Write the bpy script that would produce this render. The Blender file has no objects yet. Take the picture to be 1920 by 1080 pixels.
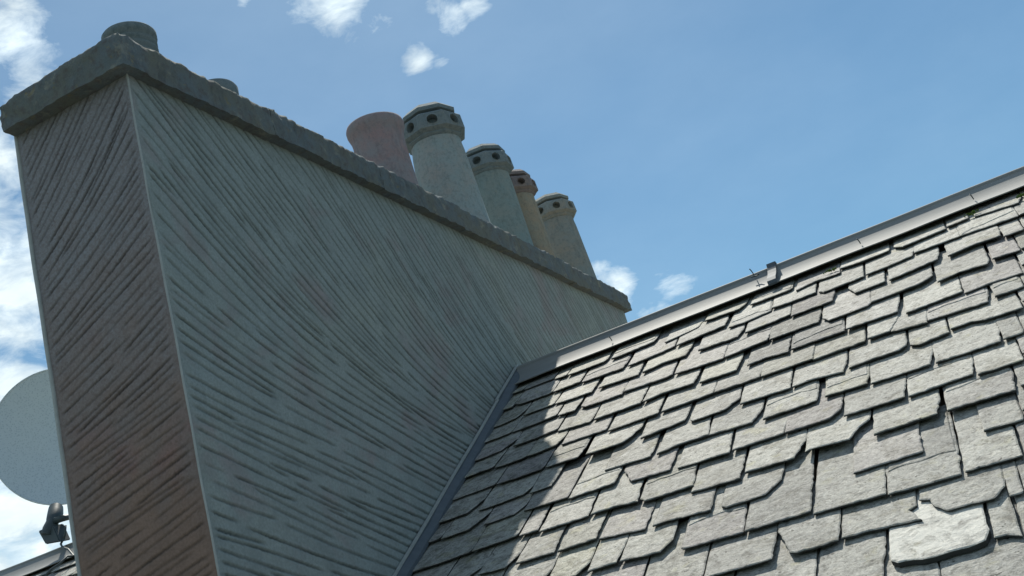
import bpy, bmesh, math, random
import numpy as np
from mathutils import Vector, Matrix

sc = bpy.context.scene
C = sc.collection
random.seed(7); rng = np.random.default_rng(11)

# ------------------------------------------------------------------ camera
R = ((0.8630476193019591, 0.4349788893732797, -0.25679208051808944),
     (0.36462535205342417, -0.18466489003867964, 0.9126594277313519),
     (0.34956710293895976, -0.8813014491004711, -0.3179789243900801))
cam_data = bpy.data.cameras.new("camera")
cam = bpy.data.objects.new("camera", cam_data); C.objects.link(cam)
cam.matrix_world = Matrix(R).transposed().to_4x4()
cam_data.sensor_width = 36.0
cam_data.lens = 36.0 * 2218.307 / 1920.0
cam_data.clip_start = 0.05; cam_data.clip_end = 5000.0
sc.camera = cam

# ------------------------------------------------------------------ sun and sky
SUN = Vector((-0.24, 0.60, 1.0)).normalized()           # towards the sun
elev = math.asin(SUN.z); az = math.atan2(SUN.x, SUN.y)
sun_data = bpy.data.lights.new("sun", 'SUN')
sun_data.energy = 3.7; sun_data.angle = math.radians(0.5); sun_data.color = (1.0, 0.955, 0.85)
sun = bpy.data.objects.new("sun", sun_data); C.objects.link(sun)
sun.rotation_euler = (-SUN).to_track_quat('-Z', 'Y').to_euler()
sc.view_settings.view_transform = 'Standard'; sc.view_settings.look = 'None'
sc.view_settings.exposure = 0.55; sc.view_settings.gamma = 1.0
sc.view_settings.use_curve_mapping = False
sc.render.engine = 'CYCLES'
sc.cycles.max_bounces = 6

world = bpy.data.worlds.new("World"); sc.world = world; world.use_nodes = True
nt = world.node_tree; N = nt.nodes; L = nt.links
bg = N["Background"]; bg.inputs[1].default_value = 0.064
sky = N.new('ShaderNodeTexSky'); sky.sky_type = 'NISHITA'; sky.sun_disc = False
sky.sun_elevation = elev; sky.sun_rotation = az
sky.altitude = 100; sky.air_density = 1.0; sky.dust_density = 0.6; sky.ozone_density = 2.0
hs = N.new('ShaderNodeHueSaturation'); hs.inputs['Saturation'].default_value = 1.22; hs.inputs['Value'].default_value = 1.0
L.new(sky.outputs[0], hs.inputs['Color'])
geo = N.new('ShaderNodeTexCoord')
def wmath(op, a, b=None, clamp=False):
    n = N.new('ShaderNodeMath'); n.operation = op; n.use_clamp = clamp
    for i, v in enumerate((a, b)):
        if v is None: continue
        if isinstance(v, (int, float)): n.inputs[i].default_value = v
        else: L.new(v, n.inputs[i])
    return n.outputs[0]
def skydir(px, py):
    return (Matrix(R).transposed() @ Vector(((px-960)/2218.3, -(py-540)/2218.3, -1))).normalized()
# clouds stand in fixed compass directions of the sky: (direction, angular radius, strength)
CL = [((10, 60), 95, 1.0), ((55, 170), 60, .8), ((0, 300), 90, .95), ((20, 560), 130, 1.25), ((-30, 760), 150, 1.3), ((60, 960), 140, 1.35), ((-60, 1050), 140, 1.1),
      ((-120, 420), 190, 1.2), ((640, 15), 70, .85), ((700, 40), 55, .5), ((600, -60), 110, .9), ((840, 22), 50, .85), ((880, 0), 42, .8), ((783, 106), 40, .95), ((825, 112), 28, .5), ((455, -2), 22, .7),
      ((1165, 535), 44, .95), ((1262, 532), 48, .85), ((1215, 580), 34, .5), ((1300, 560), 30, .3), ((1250, 590), 45, .6), ((1120, 515), 40, .6)]
best = None
for (px, py), rad, st in CL:
    d = skydir(px, py)
    dn = N.new('ShaderNodeVectorMath'); dn.operation = 'DISTANCE'; dn.inputs[1].default_value = d
    L.new(geo.outputs['Generated'], dn.inputs[0])
    mr = N.new('ShaderNodeMapRange'); mr.interpolation_type = 'SMOOTHSTEP'
    mr.inputs['From Min'].default_value = rad/2218*1.35; mr.inputs['From Max'].default_value = rad/2218*.1
    mr.inputs['To Min'].default_value = 0; mr.inputs['To Max'].default_value = st
    L.new(dn.outputs['Value'], mr.inputs['Value'])
    best = mr.outputs[0] if best is None else wmath('MAXIMUM', best, mr.outputs[0])
def wnoise(scale, det, rough, lac=2.0, dist=0.0):
    mp = N.new('ShaderNodeMapping'); mp.inputs['Scale'].default_value = (1, 1, 1.9)
    L.new(geo.outputs['Generated'], mp.inputs[0])
    n = N.new('ShaderNodeTexNoise'); n.inputs['Scale'].default_value = scale; n.inputs['Detail'].default_value = det
    n.inputs['Roughness'].default_value = rough; n.inputs['Distortion'].default_value = dist
    L.new(mp.outputs[0], n.inputs['Vector']); return n.outputs[0]
nz = wnoise(24, 9, .60, dist=.35)
dens = wmath('ADD', best, wmath('MULTIPLY', wmath('SUBTRACT', nz, .5), 2.4))
dens = wmath('MULTIPLY', wmath('SUBTRACT', dens, .34), 1.05, clamp=True)
dens = wmath('MULTIPLY', dens, wmath('MULTIPLY', best, 3.0, clamp=True))
# unseen broken cloud, added out of view as fill light for shaded faces
vd = N.new('ShaderNodeVectorMath'); vd.operation = 'DISTANCE'; vd.inputs[1].default_value = skydir(1300, 400)
L.new(geo.outputs['Generated'], vd.inputs[0])
away = N.new('ShaderNodeMapRange'); away.interpolation_type = 'SMOOTHSTEP'
away.inputs['From Min'].default_value = .85; away.inputs['From Max'].default_value = 1.15; L.new(vd.outputs['Value'], away.inputs['Value'])
fill_cloud = wmath('MULTIPLY', wmath('SUBTRACT', wnoise(2.6, 7, .6), .45), 6.0, clamp=True)
dens = wmath('MAXIMUM', dens, wmath('MULTIPLY', wmath('MULTIPLY', fill_cloud, away.outputs[0]), .72))
haze_n = wmath('MULTIPLY', wnoise(4, 4, .5), .12)
dens = wmath('MAXIMUM', dens, haze_n)
shade = wmath('MULTIPLY_ADD', wnoise(14, 6, .6), 0.9); shade.node.inputs[2].default_value = 0.62
ccol = N.new('ShaderNodeVectorMath'); ccol.operation = 'SCALE'; ccol.inputs[0].default_value = (9.6, 10.9, 11.3)
L.new(shade, ccol.inputs['Scale'])
mix = N.new('ShaderNodeMix'); mix.data_type = 'RGBA'
L.new(dens, mix.inputs['Factor']); tint = N.new('ShaderNodeVectorMath'); tint.operation = 'MULTIPLY'; tint.inputs[1].default_value = (.86, 1.07, 1.0)
L.new(hs.outputs[0], tint.inputs[0]); L.new(tint.outputs[0], mix.inputs[6]); L.new(mix.outputs[2], bg.inputs[0]); L.new(ccol.outputs[0], mix.inputs[7])


# ------------------------------------------------------------------ helpers
def tag(o, label=None, cat=None, group=None, kind=None):
    if label: o['label'] = label
    if cat: o['category'] = cat
    if group: o['group'] = group
    if kind: o['kind'] = kind
    return o
def link(name, me, mat=None, parent=None):
    o = bpy.data.objects.new(name, me); C.objects.link(o)
    if mat: me.materials.append(mat)
    if parent: o.parent = parent; o.matrix_parent_inverse = parent.matrix_world.inverted()
    return o
def obj(name, bm, mat, parent=None, smooth=False, angle=None):
    me = bpy.data.meshes.new(name)
    bmesh.ops.recalc_face_normals(bm, faces=bm.faces)
    if smooth:
        for f in bm.faces: f.smooth = True
        if angle:
            for e in bm.edges:
                if len(e.link_faces) == 2 and e.calc_face_angle(0) > angle: e.smooth = False
    bm.to_mesh(me); bm.free()
    return link(name, me, mat, parent)
def empty(name, loc):
    o = bpy.data.objects.new(name, None); C.objects.link(o); o.location = loc
    o.empty_display_size = .2
    bpy.context.view_layer.update()
    return o
def mesh_np(name, verts, quads, mat, parent=None, smooth=True, attrs=None):
    me = bpy.data.meshes.new(name)
    me.vertices.add(len(verts)); me.vertices.foreach_set("co", verts.astype(np.float32).ravel())
    nf = len(quads); me.loops.add(nf*4); me.loops.foreach_set("vertex_index", quads.astype(np.int32).ravel())
    me.polygons.add(nf); me.polygons.foreach_set("loop_start", np.arange(0, nf*4, 4, dtype=np.int32))
    me.polygons.foreach_set("loop_total", np.full(nf, 4, dtype=np.int32))
    me.update(calc_edges=True)
    me.polygons.foreach_set("use_smooth", np.full(nf, smooth))
    for k, v in (attrs or {}).items():
        a = me.attributes.new(k, 'FLOAT', 'POINT'); a.data.foreach_set("value", v.astype(np.float32).ravel())
    me.validate()
    return link(name, me, mat, parent)
def box(bm, a, b, bev=0.0):
    vs = [bm.verts.new((x, y, z)) for x in (a[0], b[0]) for y in (a[1], b[1]) for z in (a[2], b[2])]
    fs = [bm.faces.new([vs[i] for i in f]) for f in ((0,1,3,2),(4,6,7,5),(0,4,5,1),(2,3,7,6),(0,2,6,4),(1,5,7,3))]
    if bev:
        es = list({e for f in fs for e in f.edges})
        bmesh.ops.bevel(bm, geom=es, offset=bev, segments=2, affect='EDGES', profile=.5)
def tube(bm, pts, r, seg=10, caps=True):
    pts = [Vector(p) for p in pts]; rings = []
    rs = r if isinstance(r, (list, tuple)) else [r]*len(pts)
    up = None
    for i, p in enumerate(pts):
        t = (pts[min(i+1, len(pts)-1)] - pts[max(i-1, 0)]).normalized()
        if up is None: up = Vector((0, 0, 1)) if abs(t.z) < .9 else Vector((1, 0, 0))
        a = t.cross(up).normalized(); b = t.cross(a).normalized(); up = -t.cross(a).cross(t)*0 + up
        rings.append([bm.verts.new(p + rs[i]*(a*math.cos(2*math.pi*k/seg) + b*math.sin(2*math.pi*k/seg))) for k in range(seg)])
    for i in range(len(rings)-1):
        for k in range(seg):
            bm.faces.new((rings[i][k], rings[i][(k+1) % seg], rings[i+1][(k+1) % seg], rings[i+1][k]))
    if caps: bm.faces.new(rings[0][::-1]); bm.faces.new(rings[-1])
def lathe(bm, prof, seg=32, cx=0, cy=0, cz=0, rot=0.0, jit=0.0, close=False):
    rings = []
    for (r, z) in prof:
        rings.append([bm.verts.new((cx + r*math.cos(rot+2*math.pi*k/seg)*(1+random.uniform(-jit, jit)), cy + r*math.sin(rot+2*math.pi*k/seg)*(1+random.uniform(-jit, jit)), cz + z)) for k in range(seg)])
    for i in range(len(rings)-1):
        for k in range(seg):
            bm.faces.new((rings[i][k], rings[i][(k+1) % seg], rings[i+1][(k+1) % seg], rings[i+1][k]))
    if close:
        for k in range(seg):
            bm.faces.new((rings[-1][k], rings[-1][(k+1) % seg], rings[0][(k+1) % seg], rings[0][k]))
    return rings
def vnoise(x, y, seed=0):
    """smooth value noise on arrays, range -1..1"""
    xi = np.floor(x).astype(np.int64); yi = np.floor(y).astype(np.int64); fx = x-xi; fy = y-yi
    fx = fx*fx*(3-2*fx); fy = fy*fy*(3-2*fy)
    def h(a, b):
        n = (a*374761393 + b*668265263 + seed*1274126177) & 0xffffffff
        n = ((n ^ (n >> 13))*1274126177) & 0xffffffff
        return ((n ^ (n >> 16)) & 0xffff)/32767.5 - 1
    return (h(xi, yi)*(1-fx)+h(xi+1, yi)*fx)*(1-fy) + (h(xi, yi+1)*(1-fx)+h(xi+1, yi+1)*fx)*fy
def fbm(x, y, seed=0, o=4):
    s = 0; a = 1.0; t = 0
    for i in range(o):
        s = s + a*vnoise(x*2**i, y*2**i, seed+i*17); t += a; a *= .5
    return s/t

# ------------------------------------------------------------------ materials
class M:
    def __init__(s, name, rough=.85, spec=.3, metal=0.0):
        s.m = bpy.data.materials.new(name); s.m.use_nodes = True; s.t = s.m.node_tree
        s.b = s.t.nodes["Principled BSDF"]; s.b.inputs['Roughness'].default_value = rough
        s.b.inputs['Specular IOR Level'].default_value = spec; s.b.inputs['Metallic'].default_value = metal
        s.co = s.t.nodes.new('ShaderNodeTexCoord').outputs['Object']
    def link(s, a, b): s.t.links.new(a, b)
    def noise(s, scale, det=6, rough=.55, dist=0.0, stretch=None, loc=None):
        n = s.t.nodes.new('ShaderNodeTexNoise'); n.inputs['Scale'].default_value = scale
        n.inputs['Detail'].default_value = det; n.inputs['Roughness'].default_value = rough; n.inputs['Distortion'].default_value = dist
        mp = s.t.nodes.new('ShaderNodeMapping'); s.link(s.co, mp.inputs[0]); s.link(mp.outputs[0], n.inputs['Vector'])
        if stretch: mp.inputs['Scale'].default_value = stretch
        if loc: mp.inputs['Location'].default_value = loc
        return n.outputs[0]
    def ramp(s, v, lo, hi, a=0.0, b=1.0):
        n = s.t.nodes.new('ShaderNodeMapRange'); n.inputs[1].default_value = lo; n.inputs[2].default_value = hi
        n.inputs[3].default_value = a; n.inputs[4].default_value = b; s.link(v, n.inputs[0]); return n.outputs[0]
    def math(s, op, a, b):
        n = s.t.nodes.new('ShaderNodeMath'); n.operation = op
        for i, v in enumerate((a, b)):
            if isinstance(v, (int, float)): n.inputs[i].default_value = v
            else: s.link(v, n.inputs[i])
        return n.outputs[0]
    def mix(s, f, a, b, mode='MIX'):
        n = s.t.nodes.new('ShaderNodeMix'); n.data_type = 'RGBA'; n.blend_type = mode
        for inp, v in ((n.inputs['Factor'], f), (n.inputs[6], a), (n.inputs[7], b)):
            if isinstance(v, (int, float)): inp.default_value = v
            elif isinstance(v, tuple): inp.default_value = (*v, 1)
            else: s.link(v, inp)
        return n.outputs[2]
    def attr(s, name):
        n = s.t.nodes.new('ShaderNodeAttribute'); n.attribute_name = name; return n.outputs['Fac']
    def col(s, c):
        if isinstance(c, tuple): s.b.inputs['Base Color'].default_value = (*c, 1)
        else: s.link(c, s.b.inputs['Base Color'])
    def bump(s, h, dist=.003, strength=.8):
        n = s.t.nodes.new('ShaderNodeBump'); n.inputs['Distance'].default_value = dist; n.inputs['Strength'].default_value = strength
        s.link(h, n.inputs['Height']); s.link(n.outputs[0], s.b.inputs['Normal'])

def slate_mat():
    m = M("slate", .68, .25)
    tone = m.attr("tone"); hue = m.attr("hue")
    mid = m.noise(24, 8, .70, .3); fine = m.noise(130, 5, .75)
    base = m.mix(m.ramp(tone, -.25, 1), (.115, .117, .120), (.600, .588, .535))
    def times(mask, c):                       # tint a patch of the stone, keeping the slate's own tone
        return m.mix(mask, base, c, 'MULTIPLY')
    base = times(m.ramp(hue, .80, .97, 0, .8), (.84, .79, .84))
    base = times(m.ramp(hue, .20, .05, 0, .6), (1.0, .99, .86))
    base = times(m.ramp(m.noise(1.7, 4, .6, .4, loc=(2, 5, 1)), .50, .62, 0, .7), (.72, .72, .74))
    base = times(m.ramp(mid, .50, .36, 0, 1.0), (.55, .55, .54))
    base = m.mix(m.ramp(mid, .52, .68, 0, .5), base, (.50, .49, .44))
    base = times(m.ramp(m.noise(34, 8, .78, .6, loc=(3, 1, 2)), .52, .66, 0, .85), (.45, .46, .46))
    base = times(m.ramp(m.noise(7, 6, .7, .5, loc=(9, 4, 2)), .52, .64, 0, .85), (.55, .54, .50))
    base = times(m.ramp(m.noise(75, 5, .7, .2, loc=(4, 4, 4)), .46, .62, 0, .7), (.60, .60, .58))
    base = m.mix(m.ramp(m.noise(60, 4, .7, loc=(5, 5, 1)), .61, .69, 0, .7), base, (.55, .55, .50))
    base = m.mix(m.ramp(m.noise(13, 6, .75, .6, loc=(1, 2, 7)), .57, .66, 0, .65), base, (.60, .59, .55))
    base = m.mix(m.ramp(m.noise(48, 2, .5, loc=(2, 7, 4)), .68, .72, 0, .9), base, (.045, .045, .04))
    base = times(m.ramp(m.noise(10, 4, .6, .4, loc=(1, 8, 8)), .58, .70, 0, .8), (.97, .95, .74))
    base = times(m.ramp(fine, .60, .36, .0, .7), (.58, .58, .57))
    base = m.mix(m.math('MULTIPLY', m.attr("pale"), m.ramp(m.noise(16, 8, .75, .5, loc=(6, 6, 6)), .40, .54, .1, .95)), base, (.62, .61, .56))
    base = m.mix(m.attr('edge'), base, (.045, .046, .045))  # dirty cut edges, darkened further to paint the shadow line under each tail
    m.col(base)
    cl = m.noise(11, 7, .62, .8, stretch=(1.0, 1.6, 1.6))
    h = m.math('ADD', m.math('MULTIPLY', mid, 1.3), m.math('ADD', m.math('MULTIPLY', fine, .5), m.math('MULTIPLY', cl, 1.2)))
    m.bump(h, .007, .8)
    return m.m

def wall_mat(name, a, b, c, dark, splitz=None):
    m = M(name, .9, .15)
    pat = m.noise(1.3, 3, .5, .5); mid = m.noise(7, 6, .6); fine = m.noise(90, 5, .7)
    base = m.mix(m.ramp(pat, .46, .62), a, b)
    base = m.mix(m.ramp(m.noise(2.6, 4, .6, .6, loc=(4, 2, 9)), .52, .66, 0, .9), base, c)
    base = m.mix(m.ramp(mid, .40, .60, 0, .42), base, tuple(.75*x for x in a))
    base = m.mix(m.ramp(m.noise(2.2, 6, .7, 1.0, stretch=(1, 1, .35), loc=(7, 7, 7)), .58, .72, 0, .35), base, tuple(.55*x for x in a))
    if splitz:
        sx = m.t.nodes.new('ShaderNodeSeparateXYZ'); m.link(m.co, sx.inputs[0])
        zz = m.math('ADD', sx.outputs[2], m.math('MULTIPLY', m.math('SUBTRACT', mid, .5), 1.2))
        base = m.mix(m.ramp(zz, splitz[0], splitz[1]), base, splitz[2])
    base = m.mix(m.ramp(fine, .35, .65, 0, .5), base, tuple(.55*x for x in a))
    base = m.mix(m.ramp(m.noise(38, 6, .75, .4, loc=(5, 3, 3)), .54, .68, 0, .45), base, tuple(.5*x for x in a))
    base = m.mix(m.ramp(m.attr("groove"), 0, .85, 0, .95), base, dark)  # dirt in the grooves, with their recess shade painted into the colour
    m.col(base)
    m.bump(m.math('ADD', fine, m.math('MULTIPLY', mid, .8)), .003, .6)
    return m.m

def stone_mat(name, a, b, c, lichen=.6, scale=1.0, rough=.92, bd=.006):
    m = M(name, rough, .15)
    n1 = m.noise(5*scale, 6, .65); n2 = m.noise(28*scale, 6, .7); n3 = m.noise(120*scale, 3, .6)
    base = m.mix(m.ramp(n1, .4, .62), a, b)
    base = m.mix(m.ramp(n2, .50, .64, 0, .8), base, c)
    base = m.mix(m.ramp(m.noise(12*scale, 7, .75, .4, stretch=(1, 1, .3), loc=(6, 3, 1)), .52, .66, 0, .45), base, tuple(.45*x for x in a))
    base = m.mix(m.ramp(m.noise(11*scale, 5, .7, .3, loc=(3, 9, 2)), .58, .66, 0, lichen), base, (.36, .34, .27))
    base = m.mix(m.ramp(m.noise(17*scale, 4, .7, .3, loc=(8, 1, 5)), .62, .68, 0, lichen*.8), base, (.30, .22, .06))
    base = m.mix(m.ramp(n3, .3, .7, 0, .3), base, tuple(.5*x for x in a))
    m.col(base)
    m.bump(m.math('ADD', m.math('MULTIPLY', n2, 1.0), m.math('MULTIPLY', n3, .4)), bd, .9)
    return m.m
def metal_mat(name, c, rough=.45, metal=.6, streak=(.5, 4, 4), mott=.25):
    m = M(name, rough, .4, metal)
    n1 = m.noise(6, 6, .6, stretch=streak); n2 = m.noise(50, 4, .6)
    base = m.mix(m.ramp(n1, .35, .7, 0, mott*2), c, tuple(.62*x for x in c))
    base = m.mix(m.ramp(n2, .55, .75, 0, mott), base, tuple(min(1, 1.25*x) for x in c))
    base = m.mix(m.ramp(m.noise(9, 4, .7, loc=(5, 2, 2)), .62, .72, 0, .4), base, (.17, .14, .10))
    m.col(base); m.bump(n1, .002, .4)
    return m.m
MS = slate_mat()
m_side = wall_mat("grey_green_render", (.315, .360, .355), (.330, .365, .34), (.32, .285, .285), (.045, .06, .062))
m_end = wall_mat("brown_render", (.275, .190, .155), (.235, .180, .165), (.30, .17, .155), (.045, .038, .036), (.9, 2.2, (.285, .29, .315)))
m_plain = wall_mat("grey_render", (.13, .15, .15), (.14, .15, .15), (.12, .11, .11), (.03, .03, .03))
m_cop = stone_mat("weathered_coping", (.155, .185, .20), (.175, .18, .155), (.135, .12, .115), .45)
m_mortar = stone_mat("cement_flaunching", (.15, .15, .14), (.19, .18, .16), (.10, .10, .10), .6, 1.5)
m_bead = metal_mat("zinc_bead", (.40, .42, .41), .6, .1)
m_ridge = metal_mat("galvanised_ridge", (.245, .252, .250), .7, .0, mott=.2)
m_lead = metal_mat("dull_lead", (.105, .125, .145), .7, .1)
m_dark = metal_mat("dark_plastic", (.055, .075, .08), .5, 0.0)

# ------------------------------------------------------------------ ground and house under the roof
bm = bmesh.new()
bmesh.ops.create_grid(bm, x_segments=8, y_segments=8, size=1500)
g = M("grass_and_tarmac", .95, .1); g.col(g.mix(g.ramp(g.noise(.05, 6), .4, .6), (.06, .085, .035), (.09, .09, .085)))
o = obj("ground", bm, g.m); o.location = (0, 0, -9); tag(o, kind='structure')

TH = 0.5596707827113413; CT, ST = math.cos(TH), math.sin(TH)
RY, RZ = 6.4895, 1.8544                                   # ridge line as seen
OFF = -0.045
def RP(u, s, h=0.0, back=False):
    """point on the slates: u along the ridge, s down the slope, h above the traced surface"""
    hh = OFF + h
    y = -s*CT - ST*hh; z = -s*ST + CT*hh
    return Vector((u, RY + (-y if back else y), RZ + z))

ROWS={"a":[[[-2.368,0.35],[-2.285,0.378]],[[-2.27,0.392],[-2.043,0.391],[-2.021,0.346]],[[-1.991,0.391],[-1.933,0.402],[-1.733,0.373],[-1.721,0.322]],[[-1.653,0.456],[-1.591,0.44],[-1.462,0.392],[-1.441,0.286]],[[-1.423,0.358],[-1.216,0.385],[-1.181,0.282]],[[-1.155,0.375],[-0.93,0.382],[-0.913,0.362]],[[-0.893,0.434],[-0.79,0.394],[-0.651,0.415]],[[-0.651,0.341],[-0.533,0.372],[-0.39,0.356],[-0.383,0.293]],[[-0.36,0.323],[-0.315,0.396],[-0.089,0.363]],[[-0.08,0.341],[0.026,0.343]],[[0.059,0.344],[0.271,0.402],[0.297,0.285]]],"b":[[[-2.325,0.573],[-2.156,0.574]],[[-2.143,0.585],[-1.883,0.62],[-1.87,0.498]],[[-1.851,0.615],[-1.65,0.593],[-1.581,0.566]],[[-1.567,0.588],[-1.377,0.563],[-1.29,0.553],[-1.283,0.418]],[[-1.262,0.611],[-1.172,0.626],[-1.03,0.587]],[[-1.024,0.567],[-0.926,0.589],[-0.785,0.578]],[[-0.769,0.586],[-0.741,0.625],[-0.53,0.615]],[[-0.521,0.599],[-0.408,0.599],[-0.283,0.578],[-0.263,0.445]],[[-0.269,0.541],[-0.042,0.563]],[[-0.039,0.55],[0.237,0.595]]],"c":[[[-2.267,0.775],[-2.038,0.806],[-2.033,0.646]],[[-2.0,0.783],[-1.757,0.816],[-1.759,0.687]],[[-1.735,0.809],[-1.627,0.772],[-1.492,0.788],[-1.476,0.648]],[[-1.42,0.789],[-1.2,0.808],[-1.175,0.692]],[[-1.159,0.799],[-1.016,0.789],[-0.919,0.769]],[[-0.913,0.811],[-0.866,0.806],[-0.7,0.803],[-0.685,0.679]],[[-0.618,0.671],[-0.58,0.81],[-0.432,0.808]],[[-0.412,0.814],[-0.171,0.771],[-0.154,0.604]],[[-0.123,0.782],[-0.0,0.76],[0.129,0.783],[0.135,0.669]],[[0.139,0.808],[0.226,0.816]]],"d":[[[-2.209,0.969],[-2.098,0.996],[-2.09,0.862]],[[-2.076,0.947],[-2.038,0.985],[-1.822,1.011]],[[-1.819,0.983],[-1.571,1.004],[-1.543,0.991]],[[-1.529,1.003],[-1.264,1.039],[-1.255,0.853]],[[-1.255,1.032],[-1.033,1.014],[-1.014,0.849]],[[-1.021,1.023],[-0.912,1.021],[-0.769,1.027],[-0.759,0.859]],[[-0.751,0.997],[-0.716,1.068],[-0.529,1.057],[-0.513,1.025]],[[-0.513,1.025],[-0.281,1.013],[-0.214,0.952],[-0.212,0.867]],[[-0.202,1.082],[-0.098,1.055],[0.024,1.093],[0.038,1.044]],[[0.052,1.04],[0.172,1.068]]],"e":[[[-2.159,1.188],[-1.97,1.226],[-1.959,1.18]],[[-1.945,1.218],[-1.682,1.236],[-1.679,1.032]],[[-1.673,1.229],[-1.571,1.205],[-1.4,1.229],[-1.39,1.065]],[[-1.371,1.238],[-1.175,1.263],[-1.163,1.107]],[[-1.125,1.25],[-1.037,1.235],[-0.919,1.276],[-0.914,1.081]],[[-0.906,1.246],[-0.862,1.247],[-0.648,1.257]],[[-0.64,1.253],[-0.402,1.266],[-0.384,1.089]],[[-0.366,1.324],[-0.115,1.315],[-0.111,1.162]],[[-0.107,1.336],[-0.007,1.322],[0.141,1.342]]],"f":[[[-2.091,1.388],[-1.845,1.404]],[[-1.827,1.437],[-1.561,1.449],[-1.563,1.268]],[[-1.547,1.436],[-1.398,1.435],[-1.283,1.432],[-1.282,1.287]],[[-1.279,1.429],[-1.054,1.442],[-1.038,1.312]],[[-1.048,1.447],[-0.801,1.459],[-0.796,1.324]],[[-0.8,1.462],[-0.563,1.467]],[[-0.547,1.458],[-0.449,1.467],[-0.4,1.283]],[[-0.444,1.465],[-0.288,1.513],[-0.279,1.362]],[[-0.285,1.487],[-0.031,1.526],[-0.017,1.394]],[[-0.0,1.499],[0.116,1.496]]],"g":[[[-2.127,1.609],[-1.95,1.627],[-1.931,1.519]],[[-1.908,1.627],[-1.756,1.647],[-1.713,1.645],[-1.674,1.596],[-1.638,1.511]],[[-1.62,1.667],[-1.406,1.634],[-1.398,1.51]],[[-1.379,1.643],[-1.357,1.682],[-1.207,1.681],[-1.144,1.596],[-1.144,1.55]],[[-1.135,1.678],[-0.9,1.7],[-0.9,1.534]],[[-0.893,1.692],[-0.809,1.683],[-0.664,1.727],[-0.648,1.579]],[[-0.64,1.706],[-0.545,1.694],[-0.424,1.7],[-0.392,1.671],[-0.385,1.611]],[[-0.377,1.672],[-0.341,1.711],[-0.214,1.696]],[[-0.206,1.662],[-0.121,1.661],[-0.064,1.705],[0.08,1.718]]],"h":[[[-2.151,1.845],[-2.041,1.842],[-2.033,1.66]],[[-1.767,1.87],[-1.539,1.896],[-1.533,1.793]],[[-1.508,1.897],[-1.41,1.874],[-1.267,1.884],[-1.278,1.703]],[[-1.266,1.883],[-1.068,1.908],[-1.028,1.776]],[[-1.018,1.92],[-0.784,1.915],[-0.779,1.781]],[[-0.748,1.907],[-0.57,1.923],[-0.558,1.826]],[[-0.556,1.935],[-0.315,1.946],[-0.292,1.776]],[[-0.295,1.944],[-0.044,1.961],[-0.029,1.788]],[[-0.031,1.954],[0.043,1.948]]],"i":[[[-2.144,2.004],[-1.919,2.031]],[[-1.91,2.044],[-1.69,2.047],[-1.682,1.91]],[[-1.665,1.927],[-1.601,2.079],[-1.422,2.097],[-1.418,2.016]],[[-1.388,2.102],[-1.152,2.13],[-1.159,1.953]],[[-1.143,2.116],[-0.924,2.117],[-0.907,1.962]],[[-0.917,2.122],[-0.809,2.13],[-0.731,2.136],[-0.686,2.073],[-0.677,1.959]],[[-0.674,2.153],[-0.433,2.17],[-0.419,1.98]],[[-0.42,2.165],[-0.175,2.166],[-0.159,1.99]],[[-0.16,2.186],[0.004,2.19]]],"j":[[[-2.106,2.24],[-2.013,2.244],[-2.018,2.068]],[[-2.003,2.264],[-1.771,2.268],[-1.776,2.098]],[[-1.761,2.265],[-1.653,2.262],[-1.541,2.29],[-1.551,2.137]],[[-1.536,2.269],[-1.507,2.304],[-1.429,2.309],[-1.293,2.312],[-1.303,2.145]],[[-1.301,2.362],[-1.092,2.387],[-1.089,2.16]],[[-1.075,2.348],[-1.026,2.354],[-0.874,2.367],[-0.83,2.212]],[[-0.83,2.353],[-0.809,2.341],[-0.658,2.368],[-0.62,2.275],[-0.579,2.232],[-0.573,2.189]],[[-0.566,2.395],[-0.415,2.389],[-0.331,2.393],[-0.311,2.235]],[[-0.296,2.388],[-0.178,2.393],[-0.057,2.409],[-0.043,2.218]]],"k":[[[-2.058,2.484],[-1.879,2.495],[-1.886,2.38]],[[-1.863,2.495],[-1.689,2.498],[-1.696,2.35]],[[-1.679,2.494],[-1.473,2.544],[-1.471,2.379]],[[-1.439,2.545],[-1.4,2.54],[-1.197,2.568],[-1.199,2.413]],[[-1.157,2.559],[-1.133,2.584],[-0.982,2.583],[-0.924,2.489],[-0.92,2.412]],[[-0.652,2.632],[-0.405,2.637],[-0.408,2.432]],[[-0.197,2.628],[-0.069,2.638]]],"l":[[[-1.685,2.73],[-1.561,2.734],[-1.55,2.566]],[[-1.549,2.732],[-1.381,2.757],[-1.362,2.719],[-1.34,2.686]],[[-1.295,2.779],[-1.284,2.79],[-1.055,2.805],[-1.058,2.618]],[[-1.049,2.809],[-0.808,2.81],[-0.807,2.505]],[[-0.798,2.83],[-0.547,2.854],[-0.543,2.68]],[[-0.541,2.857],[-0.3,2.871],[-0.293,2.69]],[[-0.288,2.859],[-0.217,2.866],[-0.107,2.875]]],"m":[[[-1.184,3.036],[-0.94,3.043],[-0.935,2.866]],[[-0.931,2.854],[-0.901,2.94],[-0.878,3.034],[-0.853,3.05],[-0.715,3.048],[-0.708,2.861]],[[-0.705,3.036],[-0.589,3.047],[-0.446,3.072],[-0.482,2.981],[-0.457,2.962]],[[-0.445,2.878],[-0.448,2.93],[-0.413,2.952],[-0.401,3.011],[-0.363,3.07],[-0.334,3.069],[-0.221,3.08],[-0.184,3.019],[-0.18,2.898]],[[-0.18,3.087],[-0.142,3.092]]],"n":[[[-0.787,3.333],[-0.588,3.347],[-0.568,3.122]],[[-0.554,3.262],[-0.533,3.287],[-0.462,3.31],[-0.424,3.315],[-0.369,3.31],[-0.328,3.315],[-0.277,3.303],[-0.26,3.245]],[[-0.254,3.289],[-0.219,3.291],[-0.179,3.321]]]}

roof = empty("slate_roof", (0, RY, -8.9))
tag(roof, "pitched slate roof of pale weathered grey slates with a metal ridge, running past the chimney", "roof")

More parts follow.
